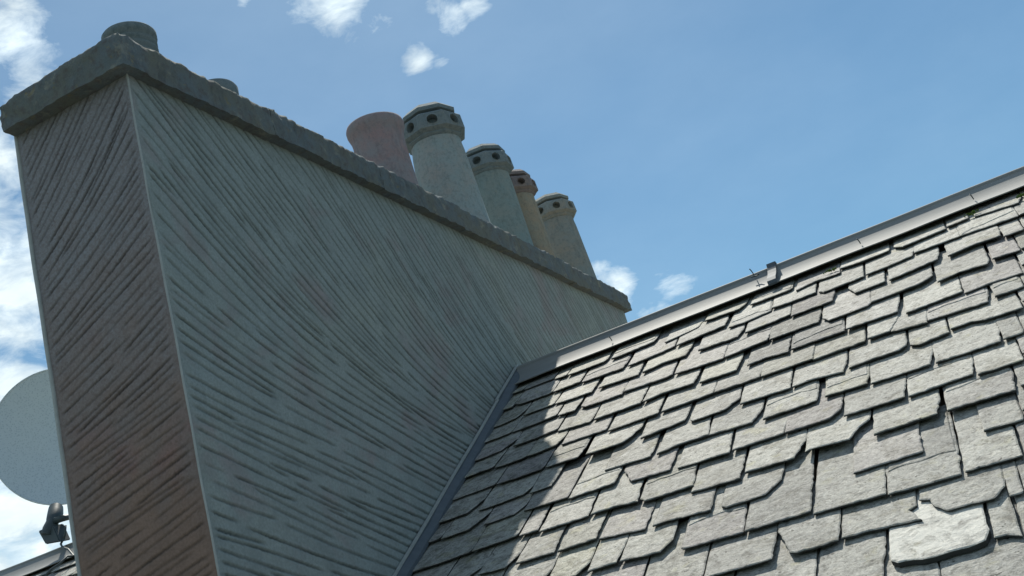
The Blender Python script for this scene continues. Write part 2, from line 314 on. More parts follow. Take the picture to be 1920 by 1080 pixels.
class SlateMesh:
    def __init__(s): s.v = []; s.f = []; s.tone = []; s.hue = []; s.pale = []; s.edge = []
    def slate(s, bottom, head, back=False, t=None, lift=None, roll=None, fine=True, pale=0.0, tone=None, surf=None):
        head = max(.03, head)
        t = t or random.uniform(.007, .010)
        hT = lift or random.uniform(.000, .006)
        roll = random.uniform(-.003, .003) if roll is None else roll
        tone = .35+.6*random.betavariate(2.0, 2.0) if tone is None else tone
        hue = random.random()
        if not back and any(abs(bottom[0][0]-qu) < .04 and abs(bottom[0][1]-qs) < .07 for qu, qs in ((-.89, .81), (-1.0, 1.02), (-1.1, 1.25), (-.89, 1.25), (-1.25, .8))): tone = random.uniform(-.1, .12)
        u0, s0 = bottom[0]; u1 = bottom[-1][0]
        if len(bottom) == 2 or bottom[-1][1] > bottom[-2][1]-.03: u1 = bottom[-1][0]
        step = .022 if fine else .2
        pts = []
        def seg(a, b, j, stp):
            n = max(1, int(math.hypot(b[0]-a[0], b[1]-a[1])/stp))
            for k in range(n):
                q = k/n
                jj = 0 if k == 0 else j
                pts.append((a[0]+(b[0]-a[0])*q+random.uniform(-jj, jj), a[1]+(b[1]-a[1])*q+random.uniform(-jj, jj)))
        jg = (.0065 if pale else .0036) if fine else 0
        skl = random.uniform(-.006, .006); skr = random.uniform(-.006, .006)
        seg((u0+skl, head), bottom[0], jg*.6, step*2)
        for a, b in zip(bottom[:-1], bottom[1:]): seg(a, b, jg, step)
        seg(bottom[-1], (u1+skr, head), jg*.6, step*2)
        pts.append((u1+skr, head))
        # chip the two lower corners a little
        n = len(pts); cu = sum(p[0] for p in pts)/n; cs = sum(p[1] for p in pts)/n
        smax = max(p[1] for p in pts); L_ = smax-head; um = (u0+u1)/2; W = max(.05, abs(u1-u0))
        bow = random.uniform(-.002, .003)
        def H(u, ss):
            if surf: return surf(u, ss)+.0030
            q = (ss-head)/L_
            return -.041 + (.041+hT)*q + roll*(u-um)/W*q + bow*math.sin(math.pi*q)
        b0 = len(s.v)
        ins = .0045 if fine else 0
        ring = []
        def area(P): return sum(P[i][0]*P[(i+1) % len(P)][1]-P[(i+1) % len(P)][0]*P[i][1] for i in range(len(P)))
        sg = 1 if area(pts) > 0 else -1
        inner = []
        for i, p in enumerate(pts):
            a = pts[i-1]; b = pts[(i+1) % n]
            tx, ty = b[0]-a[0], b[1]-a[1]; l = math.hypot(tx, ty) or 1
            inner.append((p[0]-sg*ty/l*ins, p[1]+sg*tx/l*ins))
        rings = ([(inner, 0.0), (pts, -.0025), (pts, -.0040)] if fine else [(pts, 0.0)]) + [(pts, -t)]
        for P, dh in rings:
            for p in P:
                s.v.append(RP(p[0], p[1], H(p[0], p[1])+dh + (random.uniform(-.0008, .0008) if fine and dh else 0), back))
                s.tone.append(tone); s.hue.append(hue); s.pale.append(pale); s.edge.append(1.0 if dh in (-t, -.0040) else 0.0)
        nr = len(rings)
        s.f.append([b0+i for i in range(n)])
        for r in range(nr-1):
            for i in range(n):
                j = (i+1) % n
                s.f.append([b0+r*n+i, b0+r*n+j, b0+(r+1)*n+j, b0+(r+1)*n+i])
        if fine and not surf and not back and not pale and random.random() < .13 and W > .12:
            # a flake of the bedded stone still attached to the face, with a ragged lower edge
            a_ = smax-random.uniform(.015, .13); c_ = smax-random.uniform(.015, .13); ul, ur = u0+.008, max(p[0] for p in pts)-.010
            mid_ = ul+(ur-ul)*random.uniform(.3, .7)
            lim = min(sl_[1] for sl_ in bottom)-.006
            a_, c_ = min(a_, lim), min(c_, lim)
            s.slate([(ul, a_), ((ul+mid_)/2, a_*.6+c_*.4+random.uniform(-.02, .004)), (mid_, (a_+c_)/2+random.uniform(-.03, .004)), ((ur+mid_)/2, a_*.3+c_*.7-random.uniform(0, .02)), (ur, c_)], head+.01, t=.0030, tone=min(1, tone+random.uniform(-.2, .25)), surf=H, pale=pale)
    def build(s, name, parent):
        me = bpy.data.meshes.new(name); me.from_pydata([tuple(v) for v in s.v], [], s.f)
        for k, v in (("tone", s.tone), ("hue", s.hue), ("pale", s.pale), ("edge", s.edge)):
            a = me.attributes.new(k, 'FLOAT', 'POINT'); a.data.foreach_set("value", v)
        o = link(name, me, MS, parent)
        bm = bmesh.new(); bm.from_mesh(me); bmesh.ops.recalc_face_normals(bm, faces=bm.faces)
        bmesh.ops.triangulate(bm, faces=[f for f in bm.faces if len(f.verts) > 4])
        bm.to_mesh(me); bm.free()
        return o

def rand_bottom(u0, u1, s_):
    g_ = random.uniform(.001, .004); u0 += g_; u1 -= g_
    a = s_+random.uniform(-.012, .012); b = s_+random.uniform(-.012, .012)
    r = random.random(); W = u1-u0
    if r < .38: return [(u0, a), (u0+W*.25, a+.004), (u1-W*random.uniform(.1, .35), b), (u1, b-random.uniform(.04, .13))]
    if r < .52: return [(u0, a-random.uniform(.02, .05)), (u0+W*.15, a), (u1-.02, b), (u1, b-.02)]
    return [(u0, a), (u0+W*.5, (a+b)/2+random.uniform(-.005, .008)), (u1-.012, b), (u1, b-random.uniform(.008, .03))]

keys = "abcdefghijklmn"
rowS = []
for k in keys:
    ys = sorted(sl[0][1] for sl in ROWS[k]); rowS.append(ys[len(ys)//2])
XR = 3.6
front = SlateMesh()
allrows = list(rowS)
while allrows[-1] < 7.4: allrows.append(allrows[-1]+random.uniform(.225, .25))
LE, RE = -2.665, -3.40          # slates stop short of the chimney on either side
CHY = 3.36                     # near end of chimney
for i, s_ in enumerate(allrows):
    traced = ROWS[keys[i]] if i < len(keys) else []
    e = s_-(allrows[i-1] if i else s_-.2)
    e = max(.19, e)
    def fill(u, end, dirn, s_):
        while (end-u)*dirn > .04:
            w = random.uniform(.17, .29)
            v = u+dirn*w
            if (end-v)*dirn < .07: v = end
            a, b = (u, v) if dirn > 0 else (v, u)
            dd = s_+random.uniform(-.01, .01)
            front.slate(rand_bottom(a, b, dd), dd-2.3*e, fine=(s_ < 4.0 and -7.8 < a < .9))
            u = v
    under = RP(0, s_).y < CHY
    if traced:
        lo = traced[0][0][0]; last = traced[-1]; hi = max(last[-1][0], last[-2][0])
        for j, sl in enumerate(traced):
            b = [tuple(p) for p in sl]
            if b[-1][0] < b[0][0]: b = b[:2]
            # a clean right-hand side: bring the last point under the next slate's edge
            if len(b) == 2: b.append((b[1][0]+.004, b[1][1]-.015))
            sm = max(p[1] for p in b)
            pale = 1.0 if (keys[i] == 'n' and j == 1) else 0.0
            front.slate(b, sm-2.35*e, pale=pale, t=(.02 if pale else None), lift=(.012 if pale else random.uniform(0, .006)))
        fill(lo-.004, -8.9 if under else LE, -1, traced[0][0][1]-.01)
        # a missing slate right of the traced part is not filled twice
        fill(hi+.006, XR, 1, s_+.03 if i > 6 else s_)
        if not under: fill(RE, -8.9, -1, s_-.02)
    else:
        fill(LE, XR, 1, s_)
        if under: fill(LE, -8.9, -1, s_)
        else: fill(RE, -8.9, -1, s_)
front.build("slates", roof)
back = SlateMesh(); s_ = .4
while s_ < 7.4:
    u = -8.9
    while u < XR:
        w = random.uniform(.2, .29)
        yb = RY + s_*CT
        if not (-3.5 < u+w and u < -2.55 and yb < 9.3):
            back.slate([(u, s_), (u+w-.004, s_+random.uniform(-.01, .01))], max(.04, s_-.5), back=True, fine=False)
        u += w
    s_ += .22
back.build("slates", roof)
# roof deck (sarking) under the slates
bm = bmesh.new()
for b_ in (False, True):
    q = [RP(-8.9, .02, -.075, b_), RP(XR, .02, -.075, b_), RP(XR, 7.45, -.075, b_), RP(-8.9, 7.45, -.075, b_)]
    q2 = [p-Vector((0, 0, .06)) for p in q]
    v = [bm.verts.new(p) for p in q+q2]
    for f in ((0,1,2,3),(7,6,5,4),(0,4,5,1),(1,5,6,2),(2,6,7,3),(3,7,4,0)): bm.faces.new([v[i] for i in f])
wood = M("sarking_boards"); wood.col(wood.mix(wood.ramp(wood.noise(8, stretch=(1, 12, 12)), .3, .7), (.10, .075, .05), (.16, .12, .08)))
obj("roof_deck", bm, wood.m, roof)
# ridge capping: a hollow section with a small roll at the top and a curved wing each side
def ridge_run(x0, x1, name="ridge_cap", dz=0.0):
    prof = []
    wing = [(-.020, -.024)]
    for q in range(10):
        t_ = 1.25-.92*(q/9)**.8; x_, z_ = wing[-1]; wing.append((x_-.0158, z_-.0158*t_))
    wing = wing[::-1]
    roll = [(.016*math.cos(a), -.012+.015*math.sin(a)) for a in np.radians([205, 180, 150, 120, 90, 60, 30, 0, -25])]
    prof = wing + roll + [(-a, b) for a, b in wing[::-1]]
    prof2 = [(a*.985, b-.005) for a, b in prof[::-1]]
    P = prof+prof2; bm = bmesh.new(); xs = np.linspace(x0, x1, max(2, int((x1-x0)/.12)))
    rings = []
    for x in xs:
        w = .0012*math.sin(x*2.1)+.0006*math.sin(x*7.7+1)
        rings.append([bm.verts.new((x, RY+a, RZ+b+w+dz + (0.0012*math.sin(x*11+2) if abs(a) > .14 else 0))) for a, b in P])
    n = len(P)
    for i in range(len(rings)-1):
        for k in range(n): bm.faces.new((rings[i][k], rings[i][(k+1) % n], rings[i+1][(k+1) % n], rings[i+1][k]))
    bm.faces.new(rings[0][::-1]); bm.faces.new(rings[-1])
    return obj(name, bm, m_ridge, roof, smooth=True, angle=math.radians(50))
ridge_run(-2.695, -1.02); ridge_run(-1.03, 1.9, dz=.002); ridge_run(1.88, XR); ridge_run(-8.9, -6.0); ridge_run(-6.02, -3.345, dz=.002)
# moss tufts caught under the ridge
bm = bmesh.new(); rm = random.Random(4)
for cx_, cs_ in ((.055, .30), (-.70, .345), (.30, .33)):
    for _ in range(26):
        p = RP(cx_+rm.gauss(0, .018), cs_+rm.gauss(0, .006), rm.uniform(.002, .012)); r = rm.uniform(.003, .006)
        g_ = bmesh.ops.create_icosphere(bm, subdivisions=1, radius=r)
        for v_ in g_['verts']: v_.co = v_.co*rm.uniform(.7, 1.3)+p
m_moss = M("moss", .95, .1); m_moss.col(m_moss.mix(m_moss.ramp(m_moss.noise(60), .4, .6), (.05, .10, .02), (.10, .15, .03)))
obj("moss", bm, m_moss.m, roof)
# joint strap over the ridge
bm = bmesh.new()
def strap(x, w, off):
    wing = [(-.186, -.150), (-.184, -.130), (-.154, -.105), (-.118, -.086), (-.082, -.062), (-.052, -.036), (-.034, -.010), (-.024, .010), (.0, .016)]
    P = wing+[(-a, b) for a, b in wing[:-1][::-1]]
    P = [(a*(1+off), b+off*.05) for a, b in P]
    P2 = [(a*.97, b-.008) for a, b in P[::-1]]
    A = [bm.verts.new((x, RY+a, RZ+b+.004)) for a, b in P+P2]; B = [bm.verts.new((x+w, RY+a, RZ+b+.004)) for a, b in P+P2]
    n = len(A)
    for k in range(n): bm.faces.new((A[k], A[(k+1) % n], B[(k+1) % n], B[k]))
    bm.faces.new(A[::-1]); bm.faces.new(B)
strap(-1.045, .05, .04)
obj("ridge_strap", bm, m_lead, roof)
for x, l in ((-1.13, .035), (-2.02, .016), (-.52, .014), (.09, .018)):
    bm = bmesh.new()
    y0 = -.02 if l > .03 else -.10; z0 = 0.0 if l > .03 else -.082
    tube(bm, [(x, RY+y0, RZ+z0-.01), (x-.004, RY+y0-.008, RZ+z0+.012), (x-.010, RY+y0-.014, RZ+z0+.012+l*.4)], .003, 7)
    if l > .03: tube(bm, [(x-.012, RY-.05, RZ-.028), (x+.02, RY-.056, RZ-.034), (x+.035, RY-.07, RZ-.034)], .004, 7)
    obj("fixing_nail", bm, m_dark, roof, smooth=True)
# abutment flashing: lead strip lying along the chimney with a thin upstanding edge
def lead_strip(x0, x1, name, s0=.05, s1=3.72, h0=.004, t=.004):
    bm = bmesh.new(); n = 60; R1 = []; 
    for i in range(n+1):
        s_ = s0+(s1-s0)*i/n; w = .003*math.sin(s_*9)+.002*math.sin(s_*23)
        R1.append([bm.verts.new(RP(x, s_, h)) for x, h in ((x0, h0+.03+w), (x1, h0+.006+w), (x1, h0-.012), (x0, h0+.0))])
    for i in range(n):
        for k in range(4): bm.faces.new((R1[i][k], R1[i][(k+1) % 4], R1[i+1][(k+1) % 4], R1[i+1][k]))
    bm.faces.new(R1[0][::-1]); bm.faces.new(R1[-1])
    return obj(name, bm, m_lead, roof)
lead_strip(-2.683, -2.650, "flashing")
lead_strip(-3.347, -3.44, "flashing", s1=3.6)
bm = bmesh.new()
def fin(x0, x1, s0, s1, h0, h1):
    n = 30; rr = []
    for i in range(n+1):
        s_ = s0+(s1-s0)*i/n; w = .0015*math.sin(s_*7+1)
        rr.append([bm.verts.new(RP(x+w, s_, h)) for x, h in ((x0, h0), (x1, h0), (x1, h1), (x0, h1))])
    for i in range(n):
        for k in range(4): bm.faces.new((rr[i][k], rr[i][(k+1) % 4], rr[i+1][(k+1) % 4], rr[i+1][k]))
    bm.faces.new(rr[0][::-1]); bm.faces.new(rr[-1])
fin(-2.690, -2.684, -.02, .50, .0, .052); fin(-2.687, -2.681, .48, 3.74, .0, .046)
obj("flashing_upstand", bm, m_lead, roof)
bm = bmesh.new(); fin(-2.693, -2.680, -.02, .50, .046, .056); fin(-2.690, -2.677, .48, 3.74, .040, .050)
obj("flashing_edge", bm, m_bead, roof)
# walls of the house below the roof
bm = bmesh.new(); box(bm, (-8.5, RY-6.0, -8.95), (3.2, RY+6.0, -2.35), .0)
v = [bm.verts.new(p) for p in ((-8.5, RY-6.0, -2.35), (-8.5, RY+6.0, -2.35), (-8.5, RY, 1.35), (3.2, RY-6.0, -2.35), (3.2, RY+6.0, -2.35), (3.2, RY, 1.35))]
for f in ((0,2,1),(3,4,5),(0,3,5,2),(1,2,5,4)): bm.faces.new([v[i] for i in f])
obj("house_wall", bm, m_plain, roof)

# ------------------------------------------------------------------ chimney
CX0, CX1, CY0, CY1, CZ1 = -3.3235, -2.700, 3.385, 9.12, 2.745
chim = empty("chimney_stack", ((CX0+CX1)/2, (CY0+CY1)/2, -.15))
tag(chim, "long rendered chimney stack with comb-scratched grey and brown cement faces and a stone coping", "chimney")

def streams(w, h, slope, sep, seed, minlen=.12, maxlen=1.6, sign=-1):
    """evenly spaced streamlines of a slope field over a w x h panel"""
    rnd = random.Random(seed); cell = sep*.5
    gw, gh = int(w/cell)+3, int(h/cell)+3
    occ = {}
    def near(p, d, own):
        ci, cj = int(p[0]/cell), int(p[1]/cell)
        for i in range(ci-2, ci+3):
            for j in range(cj-2, cj+3):
                for (x, y, k) in occ.get((i, j), ()):
                    if k != own and (x-p[0])**2+(y-p[1])**2 < d*d: return True
        return False
    lines = []; k = 0
    cand = [(rnd.uniform(0, w), rnd.uniform(0, h)) for _ in range(int(w*h/(sep*sep)*5))]
    for c in cand:
        sp = sep*rnd.uniform(.75, 1.1)
        if near(c, sp, -1): continue
        ml = rnd.uniform(.3, maxlen); k += 1; parts = []
        wob = rnd.uniform(-.04, .04); ph = rnd.uniform(0, 6)
        for dirn in (1, -1):
            p = c; pts = []; ln = 0
            while ln < ml/2:
                a = math.atan2(sign*slope(p[0], p[1]), 1.0) + wob + .03*math.sin(ph+p[0]*5)
                p = (p[0]+dirn*.01*math.cos(a), p[1]+dirn*.01*math.sin(a)); ln += .01
                if not (.0 < p[0] < w and 0 < p[1] < h) or near(p, sp*.42, k): break
                pts.append(p)
            parts.append(pts)
        line = parts[1][::-1]+[c]+parts[0]
        if len(line)*.01 < minlen: continue
        for p in line: occ.setdefault((int(p[0]/cell), int(p[1]/cell)), []).append((p[0], p[1], k))
        lines.append(line)
    return lines

def scratched(name, w, h, xs, zs, lines, seed, place, mat, width=.0062, depth=.012):
    """a rendered panel: a fine grid pushed in along every scratch"""
    rr = .0035; W_, H_ = int(w/rr)+2, int(h/rr)+2
    acc = np.zeros((W_, H_), np.float32); lip = np.zeros((W_, H_), np.float32)
    rnd = random.Random(seed)
    PX, PY, D, WD = [], [], [], []
    for ln in lines:
        d = rnd.uniform(.5, 1.0); wd = rnd.uniform(.75, 1.15); n = len(ln); q = rnd.uniform(0, 9)
        for i in range(n-1):
            e = min(1, i/5, (n-1-i)/5)
            for k in range(3):
                t = k/3
                PX.append(ln[i][0]*(1-t)+ln[i+1][0]*t); PY.append(ln[i][1]*(1-t)+ln[i+1][1]*t)
                D.append(d*e*(.85+.15*math.sin(q+i*.25))); WD.append(wd)
    PX, PY, D, WD = map(np.array, (PX, PY, D, WD))
    PX = PX+.0012*rng.standard_normal(len(PX)); PY = PY+.0012*rng.standard_normal(len(PY))
    ix = np.round(PX/rr).astype(int); iy = np.round(PY/rr).astype(int)
    for di in range(-5, 6):
        for dj in range(-5, 6):
            gx, gy = ix+di, iy+dj
            ok = (gx >= 0) & (gx < W_) & (gy >= 0) & (gy < H_)
            dx = gx*rr-PX; dy = gy*rr-PY; dist = np.hypot(dx, dy)
            v = D*np.clip(1-dist/(width*1.3*WD), 0, 1)
            np.maximum.at(acc, (gx[ok], gy[ok]), v[ok])
            dist2 = np.hypot(dx, dy-.009)
            v2 = D*np.clip(1-dist2/(width*1.1), 0, 1)*.5
            np.maximum.at(lip, (gx[ok], gy[ok]), v2[ok])
    X, Z = np.meshgrid(xs, zs, indexing='ij')
    def samp(A):
        fx = np.clip(X/rr, 0, W_-1.001); fz = np.clip(Z/rr, 0, H_-1.001); i = fx.astype(int); j = fz.astype(int); a = fx-i; b = fz-j
        return A[i, j]*(1-a)*(1-b)+A[i+1, j]*a*(1-b)+A[i, j+1]*(1-a)*b+A[i+1, j+1]*a*b
    A = samp(acc); Lp = samp(lip)
    und = .004*fbm(X*2.2, Z*2.2, seed, 4) + .0012*fbm(X*30, Z*30, seed+5, 3)
    edge = np.minimum.reduce([X, w-X])        # grooves fade out before the corner beads
    fade = np.clip(edge/.04, 0, 1)
    hgt = und + fade*(-depth*A + .0035*Lp*(1-A))
    verts = place(X, Z, hgt)
    nx, nz = len(xs), len(zs)
    idx = np.arange(nx*nz).reshape(nx, nz)
    quads = np.stack([idx[:-1, :-1], idx[1:, :-1], idx[1:, 1:], idx[:-1, 1:]], -1).reshape(-1, 4)
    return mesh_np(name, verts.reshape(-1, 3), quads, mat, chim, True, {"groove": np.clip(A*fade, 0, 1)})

def sm(x, a, b):
    t = min(1, max(0, (x-a)/(b-a))); return t*t*(3-2*t)
ZB = -.45
HH = CZ1-ZB
def slope_long(y, z):
    z += ZB; Y = y+CY0
    return .27 + .60*sm(z, 1.25, 2.35) + .35*sm(Y, 4.2, 5.2)*sm(z, 1.4, 2.4)
lnL = streams(CY1-CY0, HH, slope_long, .046, 3, maxlen=3.2, sign=-1)
ys = np.concatenate([np.arange(0, 2.4, .0045), np.arange(2.4, CY1-CY0, .0075), [CY1-CY0]])
zs = np.append(np.arange(0, HH, .0045), HH)
zs = zs[zs > .28]
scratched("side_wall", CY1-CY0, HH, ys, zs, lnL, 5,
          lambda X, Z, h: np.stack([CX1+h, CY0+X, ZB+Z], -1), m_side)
def slope_short(x, z):
    z += ZB; return .24 + .22*sm(z, 1.1, 1.9) + .55*sm(z, 1.8, 2.6)
lnS = streams(CX1-CX0, HH, slope_short, .034, 9, maxlen=2.2, sign=1)
xs = np.append(np.arange(0, CX1-CX0, .0042), CX1-CX0)
zs2 = np.append(np.arange(.28, HH, .0042), HH)
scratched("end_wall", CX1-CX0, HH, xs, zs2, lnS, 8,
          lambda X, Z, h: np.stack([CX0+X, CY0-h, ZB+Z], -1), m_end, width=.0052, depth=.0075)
# the two hidden faces and the core
bm = bmesh.new(); box(bm, (CX0+.02, CY0+.03, ZB+.0), (CX1-.03, CY1-.02, CZ1-.01))
box(bm, (CX0, CY0+.015, ZB), (CX0+.018, CY1, CZ1-.002)); box(bm, (CX0+.02, CY1-.018, ZB), (CX1-.004, CY1-.001, CZ1-.002))
obj("back_wall", bm, m_plain, chim)
# corner beads
def bead(pts, w, name="corner_bead"):
    bm = bmesh.new(); n = 70; rings = []
    for i in range(n+1):
        z = ZB+(CZ1-.005-ZB)*i/n; wx = .0016*math.sin(z*5)+.0010*math.sin(z*17)
        rings.append([bm.verts.new((pts[0]+a+wx, pts[1]+b, z)) for a, b in w])
    m_ = len(w)
    for i in range(n):
        for k in range(m_): bm.faces.new((rings[i][k], rings[i][(k+1) % m_], rings[i+1][(k+1) % m_], rings[i+1][k]))
    bm.faces.new(rings[0][::-1]); bm.faces.new(rings[-1]); return obj(name, bm, m_bead, chim, smooth=True, angle=.6)
bead((CX1, CY0), [(.0042*math.cos(a), .0042*math.sin(a)) for a in np.linspace(0, 2*math.pi, 11)[:-1]])
bead((CX0, CY0), [(.009*math.cos(a)-.002, .009*math.sin(a)) for a in np.linspace(0, 2*math.pi, 11)[:-1]])
# coping: stone slabs, worn edges
def coping(y0, y1, x0, x1, z0, z1, seed, e0=False, e1=False):
    sx, sy, sz = .018, .017, .016
    nx = max(2, int((x1-x0)/sx)); ny = max(2, int((y1-y0)/sy)); nz = max(3, int((z1-z0)/sz))
    bm = bmesh.new(); V = {}
    rnd = np.random.default_rng(seed)
    def vert(i, j, k):
        key = (i, j, k)
        if key in V: return V[key]
        x = x0+(x1-x0)*i/nx; y = y0+(y1-y0)*j/ny; z = z0+(z1-z0)*k/nz
        # round the long and end arrises
        r = .030
        ex = min(x-x0, x1-x); ez = z1-z; cx = 1 if x > (x0+x1)/2 else -1
        if ex < r and ez < r:
            d = math.hypot(r-ex, r-ez)
            if d > r: f = r/d; x = (x1 if cx > 0 else x0)-cx*(r-(r-ex)*f); z = z1-(r-(r-ez)*f)
        for en, yy, sg_ in ((e0, y0, 1), (e1, y1, -1)):
            if en:
                ey = abs(y-yy)
                if ey < r and ez < r:
                    d = math.hypot(r-ey, r-ez)
                    if d > r: f = r/d; y = yy+sg_*(r-(r-ey)*f); z = min(z, z1-(r-(r-ez)*f))
        a = lambda q, s_: float(fbm(np.array([q[0]]), np.array([q[1]]), s_, 4)[0])
        n1 = a((y*5+x*3, z*6+x*4), 31); n2 = a((y*19+x*13, z*21-x*9), 77); n3 = a((y*7, x*9), 55)
        out = .004*n1+.007*n2+.009*a((y*45, z*45+x*40), 12)
        px, py, pz = x, y, z
        if i in (0, nx): px += (1 if i else -1)*out*(1.0)
        if j in (0, ny): py += (1 if j else -1)*out*(1 if (e0 and j == 0) or (e1 and j == ny) else .2)
        if k == nz or ez < .03: pz += .004*n3+.006*n2+.009*a((y*45, x*45), 5) - .010*max(0, n1)*(ex < .05)
        if e0 and k: pz -= .030*(k/nz)*max(0, 1-(x-x0)/.34)**1.5*max(0, 1-(y-y0)/.4)
        if k == 0: pz += .004*n2
        V[key] = bm.verts.new((px, py, pz)); return V[key]
    for i in range(nx):
        for j in range(ny):
            for k in (0, nz):
                bm.faces.new((vert(i, j, k), vert(i+1, j, k), vert(i+1, j+1, k), vert(i, j+1, k)))
    for i in (0, nx):
        for j in range(ny):
            for k in range(nz): bm.faces.new((vert(i, j, k), vert(i, j+1, k), vert(i, j+1, k+1), vert(i, j, k+1)))
    for j in (0, ny):
        for i in range(nx):
            for k in range(nz): bm.faces.new((vert(i, j, k), vert(i+1, j, k), vert(i+1, j, k+1), vert(i, j, k+1)))
    return obj("coping_stone", bm, m_cop, chim, smooth=True, angle=math.radians(50))
KX0, KX1 = -3.326, -2.648
cuts = [3.312, 4.30, 5.28, 6.22, 7.05, 7.95, 9.19]
for i in range(6):
    j1, j2 = random.uniform(-.006, .006), random.uniform(-.004, .004)
    coping(cuts[i]+(.002 if i else 0), cuts[i+1]-.002, KX0+j1, KX1+j1*.6, CZ1-.028+j2, CZ1+.134+j2, 40+i, i == 0, i == 5)
TOPZ = CZ1+.134
# cement flaunching hump that beds the pots
nx_, ny_ = 40, 420
X, Y = np.meshgrid(np.linspace(KX0+.03, KX1-.03, nx_), np.linspace(3.36, 9.14, ny_), indexing='ij')
pots_xy = [(-3.02, 3.84), (-3.0, 4.40), (-2.95, 5.94), (-2.95, 6.79), (-3.04, 7.80), (-3.04, 8.25), (-3.02, 9.04)]
dd = np.minimum.reduce([np.hypot(X-a, Y-b) for a, b in pots_xy])
ed = np.minimum.reduce([X-X.min(), X.max()-X, Y-Y.min(), Y.max()-Y])
Hh = TOPZ-.012 + .045*np.clip(ed/.12, 0, 1)**.8 + .055*np.exp(-(dd/.22)**2)*np.clip(ed/.06, 0, 1) + .008*fbm(X*9, Y*9, 3, 4)*np.clip(ed/.03, 0, 1)
idx = np.arange(nx_*ny_).reshape(nx_, ny_)
quads = np.stack([idx[:-1, :-1], idx[1:, :-1], idx[1:, 1:], idx[:-1, 1:]], -1).reshape(-1, 4)
mesh_np("flaunching", np.stack([X, Y, Hh], -1).reshape(-1, 3), quads, m_mortar, chim, True)

for o_ in chim.children:                       # the stack leans very slightly
    me = o_.data; co = np.empty(len(me.vertices)*3, np.float32); me.vertices.foreach_get("co", co)
    co = co.reshape(-1, 3); co[:, 0] += .0088-.0062*co[:, 2]; me.vertices.foreach_set("co", co.ravel()); me.update()

# ------------------------------------------------------------------ chimney pots
def octo_head(bm, z0, rb, rt, h, holes=True, seg=8, rot=math.pi/8, hole_r=.34, depth=.035):
    """octagonal louvre ring: a round opening sunk into each facet"""
    for k in range(seg):
        a0 = rot+2*math.pi*k/seg; a1 = rot+2*math.pi*(k+1)/seg
        P = [Vector((rb*math.cos(a0), rb*math.sin(a0), z0)), Vector((rb*math.cos(a1), rb*math.sin(a1), z0)),
             Vector((rt*math.cos(a1), rt*math.sin(a1), z0+h)), Vector((rt*math.cos(a0), rt*math.sin(a0), z0+h))]
        c = sum(P, Vector())/4; ux = (P[1]-P[0]).normalized(); uz = ((P[3]+P[2])/2-(P[0]+P[1])/2).normalized(); n = ux.cross(uz).normalized()
        if n.dot(Vector((c.x, c.y, 0))) < 0: n = -n
        hr = hole_r*min(h, (P[1]-P[0]).length)
        m_ = 16; outer = []
        for i in range(m_):
            t = i/m_*4; s_ = int(t); f = t-s_
            outer.append(P[s_].lerp(P[(s_+1) % 4], f))
        rim = []; rim2 = []; hin = []
        for i in range(m_):
            d = (outer[i]-c); ang = math.atan2(d.dot(uz), d.dot(ux))
            q = ux*math.cos(ang)+uz*math.sin(ang)
            rim.append(c+q*hr*1.25); rim2.append(c+q*hr+n*.006); hin.append(c+q*hr*.92-n*depth)
        R_ = [[bm.verts.new(p) for p in L_] for L_ in (outer, rim, rim2, hin)]
        for r in range(3):
            for i in range(m_): bm.faces.new((R_[r][i], R_[r][(i+1) % m_], R_[r+1][(i+1) % m_], R_[r+1][i]))
        bm.faces.new(R_[3])
def clay(name, a, b, c, l=.25):
    return stone_mat(name, a, b, c, l, 1.4, .85, .003)
def louvred_pot(i, x, y, h, sc_, mb, mh, label):
    z0 = TOPZ
    t = empty("chimney_pot", (x, y, z0)); tag(t, label, "chimney pot", "chimney pots along the top of the stack")
    t.rotation_euler = (random.uniform(-.012, .012), random.uniform(-.012, .012), random.uniform(-.3, .3))
    bpy.context.view_layer.update()
    k = sc_; hb = h-.25*k
    def place(o): o.parent = t; o.matrix_parent_inverse = Matrix.Identity(4); return o
    bm = bmesh.new()
    lathe(bm, [(.215*k, -.03), (.215*k, .05), (.200*k, .08), (.188*k, .3), (.166*k, hb-.08), (.160*k, hb-.03), (.160*k, hb), (.110*k, hb), (.110*k, -.03)], 40)
    place(obj("pot_body", bm, mb, None, True, .7))
    bm = bmesh.new()
    z = hb
    lathe(bm, [(.12*k, z+.002), (.166*k, z+.002), (.182*k, z+.016*k), (.180*k, z+.026*k), (.212*k, z+.045*k)], 8, rot=math.pi/8)
    octo_head(bm, z+.045*k, .212*k, .204*k, .095*k, hole_r=.36, depth=.05)
    lathe(bm, [(.204*k, z+.14*k), (.188*k, z+.155*k), (.140*k, z+.162*k)], 8, rot=math.pi/8)
    place(obj("louvre_ring", bm, mh, None))
    bm = bmesh.new()
    lathe(bm, [(.138*k, z+.163*k), (.146*k, z+.172*k), (.176*k, z+.182*k), (.178*k, z+.206*k), (.140*k, z+.240*k), (.085*k, z+.252*k), (.075*k, z+.235*k), (.07*k, z+.17*k)], 8, rot=math.pi/8)
    place(obj("pot_lid", bm, mh, None))
    return t
c_red = clay("red_clay", (.29, .275, .29), (.36, .25, .25), (.25, .21, .225), .12)
c_buff = clay("grey_buff_clay", (.30, .365, .37), (.35, .345, .33), (.22, .26, .265), .2)
c_green = clay("grey_green_clay", (.23, .30, .30), (.27, .30, .28), (.17, .22, .225), .2)
c_orange = clay("orange_buff_clay", (.36, .29, .21), (.30, .30, .25), (.24, .22, .19), .15)
c_rhead = clay("red_brown_clay", (.23, .20, .205), (.26, .215, .20), (.15, .145, .15), .15)
c_ghead = clay("dark_grey_clay", (.185, .23, .25), (.215, .24, .24), (.125, .165, .18), .12)
c_beige = clay("beige_clay", (.25, .285, .28), (.31, .29, .25), (.19, .21, .21), .15)
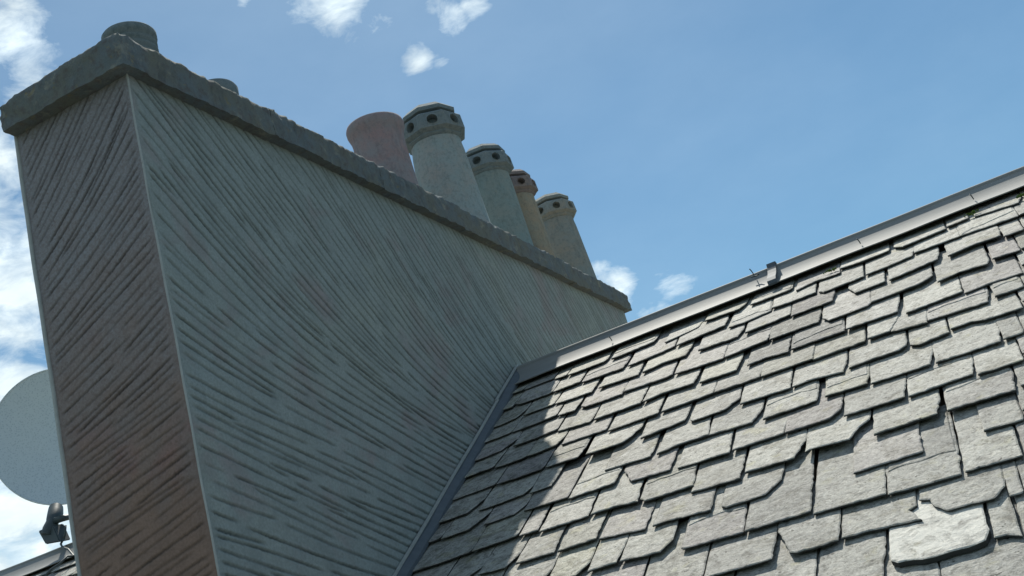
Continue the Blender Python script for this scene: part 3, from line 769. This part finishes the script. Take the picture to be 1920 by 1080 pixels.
# plain red pot with a flared rim
z0 = TOPZ; x, y = pots_xy[2]
t = empty("chimney_pot", (x, y, z0)); tag(t, "plain reddish clay pot with a wide flared rim, shorter than the louvred pots beside it", "chimney pot", "chimney pots along the top of the stack")
bm = bmesh.new()
lathe(bm, [(.178, -.03), (.176, .08), (.170, .24), (.163, .42), (.162, .48), (.165, .51), (.173, .535), (.182, .56), (.184, .585), (.178, .605), (.162, .612), (.146, .60), (.130, .52), (.120, .4), (.120, -.03)], 48)
o = obj("pot_body", bm, c_red, None, True, .9); o.parent = t
louvred_pot(3, *pots_xy[3], 1.02, 1.10, c_buff, c_ghead, "largest grey louvred pot, nearest the plain red pot, with an octagonal lid")
louvred_pot(4, *pots_xy[4], 1.08, 1.0, c_green, c_ghead, "grey-green louvred pot between the largest pot and the orange-buff one")
louvred_pot(5, *pots_xy[5], 1.0, .92, c_orange, c_rhead, "orange-buff louvred pot with a red-brown head, second from the far end")
louvred_pot(6, *pots_xy[6], 1.01, .97, c_beige, c_beige, "beige louvred pot standing last at the far end of the stack")
# ribbed pot at the near end
x, y = pots_xy[0]
z0 = TOPZ+.035; t = empty("chimney_pot", (x, y, z0)); tag(t, "short ribbed grey pot at the near corner of the stack", "chimney pot", "chimney pots along the top of the stack")
bm = bmesh.new(); prof = [(.124, -.03), (.122, .08)]
for i in range(6):
    z = .09+i*.035; prof += [(.112, z), (.120, z+.008), (.120, z+.022), (.112, z+.028)]
prof += [(.116, .305), (.124, .315), (.124, .34), (.118, .348), (.10, .345), (.095, .25), (.095, -.03)]
lathe(bm, prof, 44)
o = obj("pot_body", bm, c_ghead, None, True, .9); o.parent = t
x, y = pots_xy[1]
z0 = TOPZ+.015; t = empty("chimney_pot", (x, y, z0)); tag(t, "low dark pot barely showing above the coping behind the ribbed pot", "chimney pot", "chimney pots along the top of the stack")
bm = bmesh.new(); lathe(bm, [(.108, -.03), (.106, .2), (.112, .23), (.114, .27), (.106, .285), (.09, .28), (.085, -.03)], 44)
o = obj("pot_body", bm, c_ghead, None, True, .9); o.parent = t

# ------------------------------------------------------------------ satellite dish behind the chimney
DC = Vector((-6.50, 6.62, 2.72))*1.15
dish = empty("satellite_dish", (-6.9, 7.5, 1.2))
tag(dish, "large grey satellite dish with a dark receiver and cable, standing behind the chimney", "satellite dish")
def perf():
    m = M("perforated_grey_metal", .6, .3, .1)
    v = m.t.nodes.new('ShaderNodeTexVoronoi'); v.inputs['Scale'].default_value = 60; m.link(m.co, v.inputs['Vector'])
    dots = m.ramp(v.outputs['Distance'], .15, .45)
    n1 = m.noise(2.5, 5, .6)
    base = m.mix(m.ramp(n1, .35, .65), (.40, .48, .52), (.46, .53, .54))
    base = m.mix(m.math('MULTIPLY', dots, .6), base, (.66, .72, .73))
    m.col(base); m.bump(dots, .002, .5); return m.m
m_dish = perf()
nrm = Vector((.62, -.76, .12)).normalized()           # the dish faces roughly towards the viewer
ux = Vector((0, 0, 1)).cross(nrm).normalized(); uy = nrm.cross(ux).normalized()
bm = bmesh.new(); nr, ns = 14, 72; A_, B_ = .575, .638; rings = []
def bowl(r, off):
    return -.125*(1-r*r)+off
for off in (0.0, -.012):
    L_ = []
    for i in range(nr+1):
        r = i/nr
        L_.append([bm.verts.new(DC+ux*(A_*r*math.cos(2*math.pi*k/ns))+uy*(B_*r*math.sin(2*math.pi*k/ns))+nrm*bowl(r, off)) for k in range(ns)] if i else [bm.verts.new(DC+nrm*bowl(0, off))])
    for k in range(ns): bm.faces.new((L_[0][0], L_[1][k], L_[1][(k+1) % ns]))
    for i in range(1, nr):
        for k in range(ns): bm.faces.new((L_[i][k], L_[i][(k+1) % ns], L_[i+1][(k+1) % ns], L_[i+1][k]))
    rings.append(L_[-1])
for k in range(ns): bm.faces.new((rings[0][k], rings[1][k], rings[1][(k+1) % ns], rings[0][(k+1) % ns]))
o = obj("reflector", bm, m_dish, None, True, .8); o.parent = dish; o.matrix_parent_inverse = dish.matrix_world.inverted()
bm = bmesh.new()
tube(bm, [DC+ux*(A_*1.003*math.cos(a))+uy*(B_*1.003*math.sin(a)) for a in np.linspace(0, 2*math.pi, 73)], .007, 8, caps=False)
o = obj("reflector_rim", bm, m_dish, dish, True)
# receiver (feed horn, neck and body)
def P6(px, py, yy):
    d = Matrix(R).transposed() @ Vector(((px-960)/2218.3, -(py-540)/2218.3, -1)); return d*(yy/d.y)
bm = bmesh.new()
a = P6(103, 962, 6.50); b = P6(96, 985, 6.42); c_ = P6(85, 1005, 6.40); 
tube(bm, [P6(105, 953, 6.56), P6(104, 962, 6.53), P6(100, 974, 6.47), P6(96, 984, 6.44)], [.052, .056, .050, .038], 16)
tube(bm, [P6(99, 978, 6.46), P6(93, 992, 6.42), P6(88, 1004, 6.40)], [.044, .050, .046], 12)
o = obj("receiver", bm, m_dark, dish, True, .8)
bm = bmesh.new()
p0, p1, p2, p3 = P6(70, 996, 6.40), P6(84, 1021, 6.38), P6(113, 1016, 6.38), P6(99, 985, 6.40)
off = Vector((.02, .09, .01))
v = [bm.verts.new(p) for p in (p0, p1, p2, p3)]+[bm.verts.new(p+off) for p in (p0, p1, p2, p3)]
for f in ((0,1,2,3),(7,6,5,4),(0,4,5,1),(1,5,6,2),(2,6,7,3),(3,7,4,0)): bm.faces.new([v[i] for i in f])
bmesh.ops.bevel(bm, geom=bm.edges[:], offset=.008, segments=2, affect='EDGES')
o = obj("receiver_box", bm, m_dark, dish)
bm = bmesh.new()
tube(bm, [P6(104, 976, 6.44), P6(118, 972, 6.45), P6(135, 968, 6.7), P6(170, 985, 7.30)], [.026, .024, .022, .022], 10)
tube(bm, [P6(172, 900, 7.75), P6(172, 985, 7.50), P6(190, 1120, 7.45)], .03, 10)
tube(bm, [DC-nrm*.13, P6(172, 905, 7.78)], .03, 10)
obj("support_arm", bm, m_dark, dish, True)
bm = bmesh.new()
tube(bm, [P6(123, 985, 6.43), P6(122, 1000, 6.42), P6(118, 1012, 6.42), P6(114, 1020, 6.41), P6(117, 1026, 6.37), P6(128, 1030, 6.33), P6(138, 1042, 6.30), P6(126, 1043, 6.22), P6(112, 1057, 6.16), P6(95, 1068, 6.12), P6(80, 1085, 6.05)], .008, 8)
obj("cable", bm, m_dark, dish, True)
